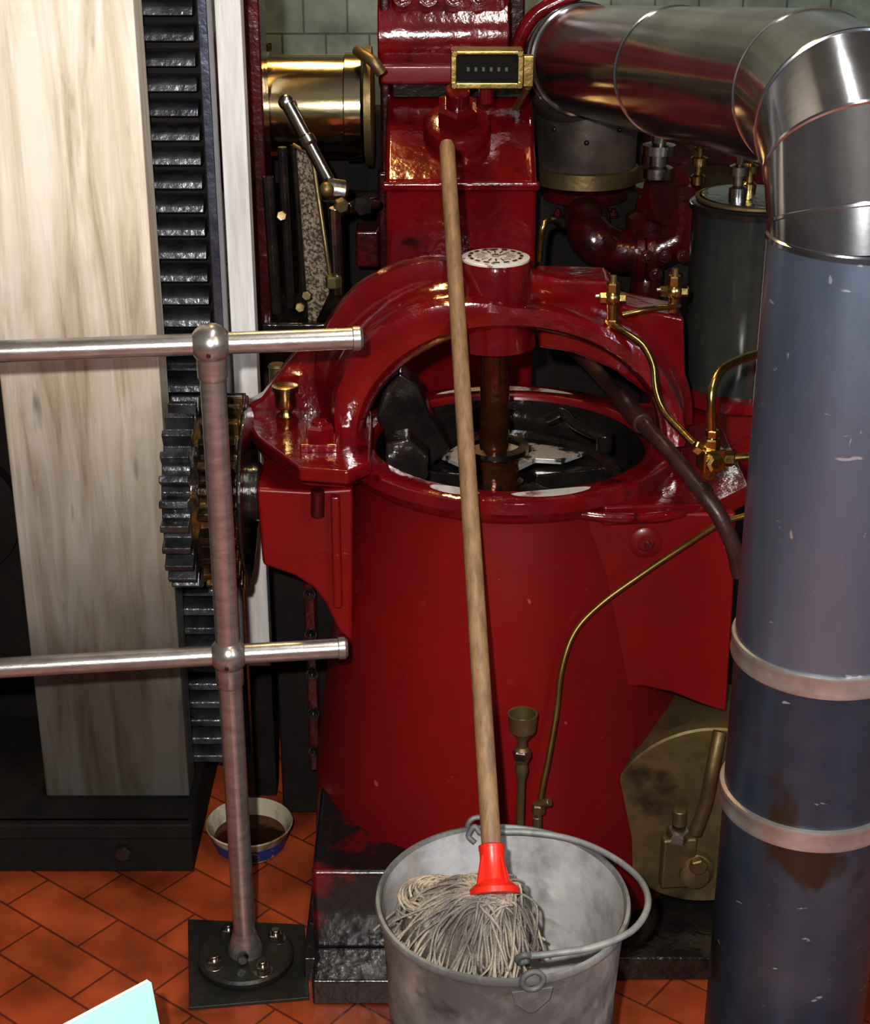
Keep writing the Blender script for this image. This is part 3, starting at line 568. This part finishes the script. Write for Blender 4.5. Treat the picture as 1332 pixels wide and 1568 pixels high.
for i in range(640):
    a=random.uniform(0,2*math.pi); rr=random.uniform(.45,1)
    ex,ey=.094*rr*math.cos(a),.076*rr*math.sin(a)
    end=hc+Vector((ex,ey,-.026-.022*random.random()))
    st=S0+Vector((random.uniform(-.024,.024),random.uniform(-.022,.022),random.uniform(-.006,.0)))
    dd=end-st; midh=.004+.014*random.random()
    m1=st+dd*.3+Vector((random.gauss(0,.003),random.gauss(0,.003),midh*.7+(-dd.z)*.20))
    m2=st+dd*.7+Vector((random.gauss(0,.005),random.gauss(0,.005),midh*.6+(-dd.z)*.30))
    m3=end+Vector((random.gauss(0,.005),random.gauss(0,.005),.012))
    e2=end+Vector((random.gauss(0,.012),random.gauss(0,.010),-.014))
    tube_into(bm,cat([st,m1,m2,m3,e2],4),random.uniform(.0015,.0023),6)
lc=Pz(668,1372,.348)
for i in range(260):
    a=random.uniform(0,2*math.pi); r=random.uniform(.008,.046); z=random.uniform(-.02,.014)
    arc=random.uniform(.8,1.8)
    pts=[lc+Vector((r*math.cos(a+s*arc)*1.15,r*math.sin(a+s*arc),z+.006*math.sin(3.1*s)-r*.25)) for s in (0,.25,.5,.75,1)]
    tube_into(bm,cat(pts,3),random.uniform(.0015,.0022),6)
fin('mop_strings',bm,COTTON,M,80)
# ---------------- sign board (only its corner is in view)
Sg=root('visitor_sign_board')
a=Pz(229,1502,.33); b=Pz(60,1592,.33)
prism('panel',[a,b,Vector((b.x+.03,b.y+.02,.05)),Vector((a.x+.03,a.y-.02,.05))],(.003,-.003,.0),CYAN,Sg,.0005)
prism('backing',[a+Vector((-.004,.004,-.001)),b+Vector((-.004,.004,-.001)),Vector((b.x+.026,b.y+.024,.05)),Vector((a.x+.026,a.y-.016,.05))],(.0035,-.0035,0),WHITE,Sg,0)
for k,q in enumerate((a,b)):
    cyl('leg_%d'%k,(q.x+.02,q.y,.0),(q.x+.022,q.y,.12),.008,BLACK,Sg)
# ---------------- added near-black block filling the dark gap on the left
Z=root('dark_fill_block'); box('fill_block',(-1.9,2.66,0),(-.60,3.4,1.0),MATTE,Z,.02); box('fill_rib',(-1.2,2.63,0),(-1.12,2.68,.95),MATTE,Z,.01); lathe('fill_boss',[(.12,0),(.12,.05),(.08,.06),(.05,.09)],(-.85,2.68,.5),MATTE,Z,(0,-1,0))
# ---------------- lights
def area(name,loc,tgt,size,en,col,sy=None):
    l=bpy.data.lights.new(name,'AREA'); l.energy=en; l.color=col; l.size=size
    if sy: l.shape='RECTANGLE'; l.size_y=sy
    o=bpy.data.objects.new(name,l); scene.collection.objects.link(o); o.location=loc
    o.rotation_euler=(Vector(tgt)-Vector(loc)).to_track_quat('-Z','Y').to_euler(); return o
fl=bpy.data.lights.new('camera_flash','POINT'); fl.energy=180; fl.color=(1,.97,.93); fl.shadow_soft_size=.02
fo=bpy.data.objects.new('camera_flash',fl); scene.collection.objects.link(fo); fo.location=(-.09,.0,1.76)
area('window_daylight',(1.9,-.6,2.3),(.5,1.9,.9),.6,36,(.72,.84,1),1.2)
area('ceiling_lamp_warm',(-.3,3.5,2.8),(-.1,2.8,1),.16,18,(1,.62,.22),.5)
area('ceiling_lamp',(.2,1.7,2.9),(.2,2.2,0),.09,13,(1,.96,.9),1.5)
area('side_lamp_warm',(1.2,.6,2.7),(.5,1.8,1.3),.18,7,(1,.55,.2),.18)
w=bpy.data.worlds.new('World'); scene.world=w; w.use_nodes=True; w.node_tree.nodes['Background'].inputs[0].default_value=(.7,.75,.85,1); w.node_tree.nodes['Background'].inputs[1].default_value=.07
# ---------------- camera
cam=bpy.data.cameras.new('Camera'); co=bpy.data.objects.new('Camera',cam); scene.collection.objects.link(co); scene.camera=co
co.location=(0,0,CH); co.rotation_euler=(math.radians(90)-TH,0,0); cam.sensor_fit='HORIZONTAL'; cam.sensor_width=36; cam.lens=36*F/1332; cam.clip_start=.02
scene.view_settings.view_transform='Standard'
for lk in ('Medium High Contrast','None'):
    try: scene.view_settings.look=lk; break
    except Exception: pass
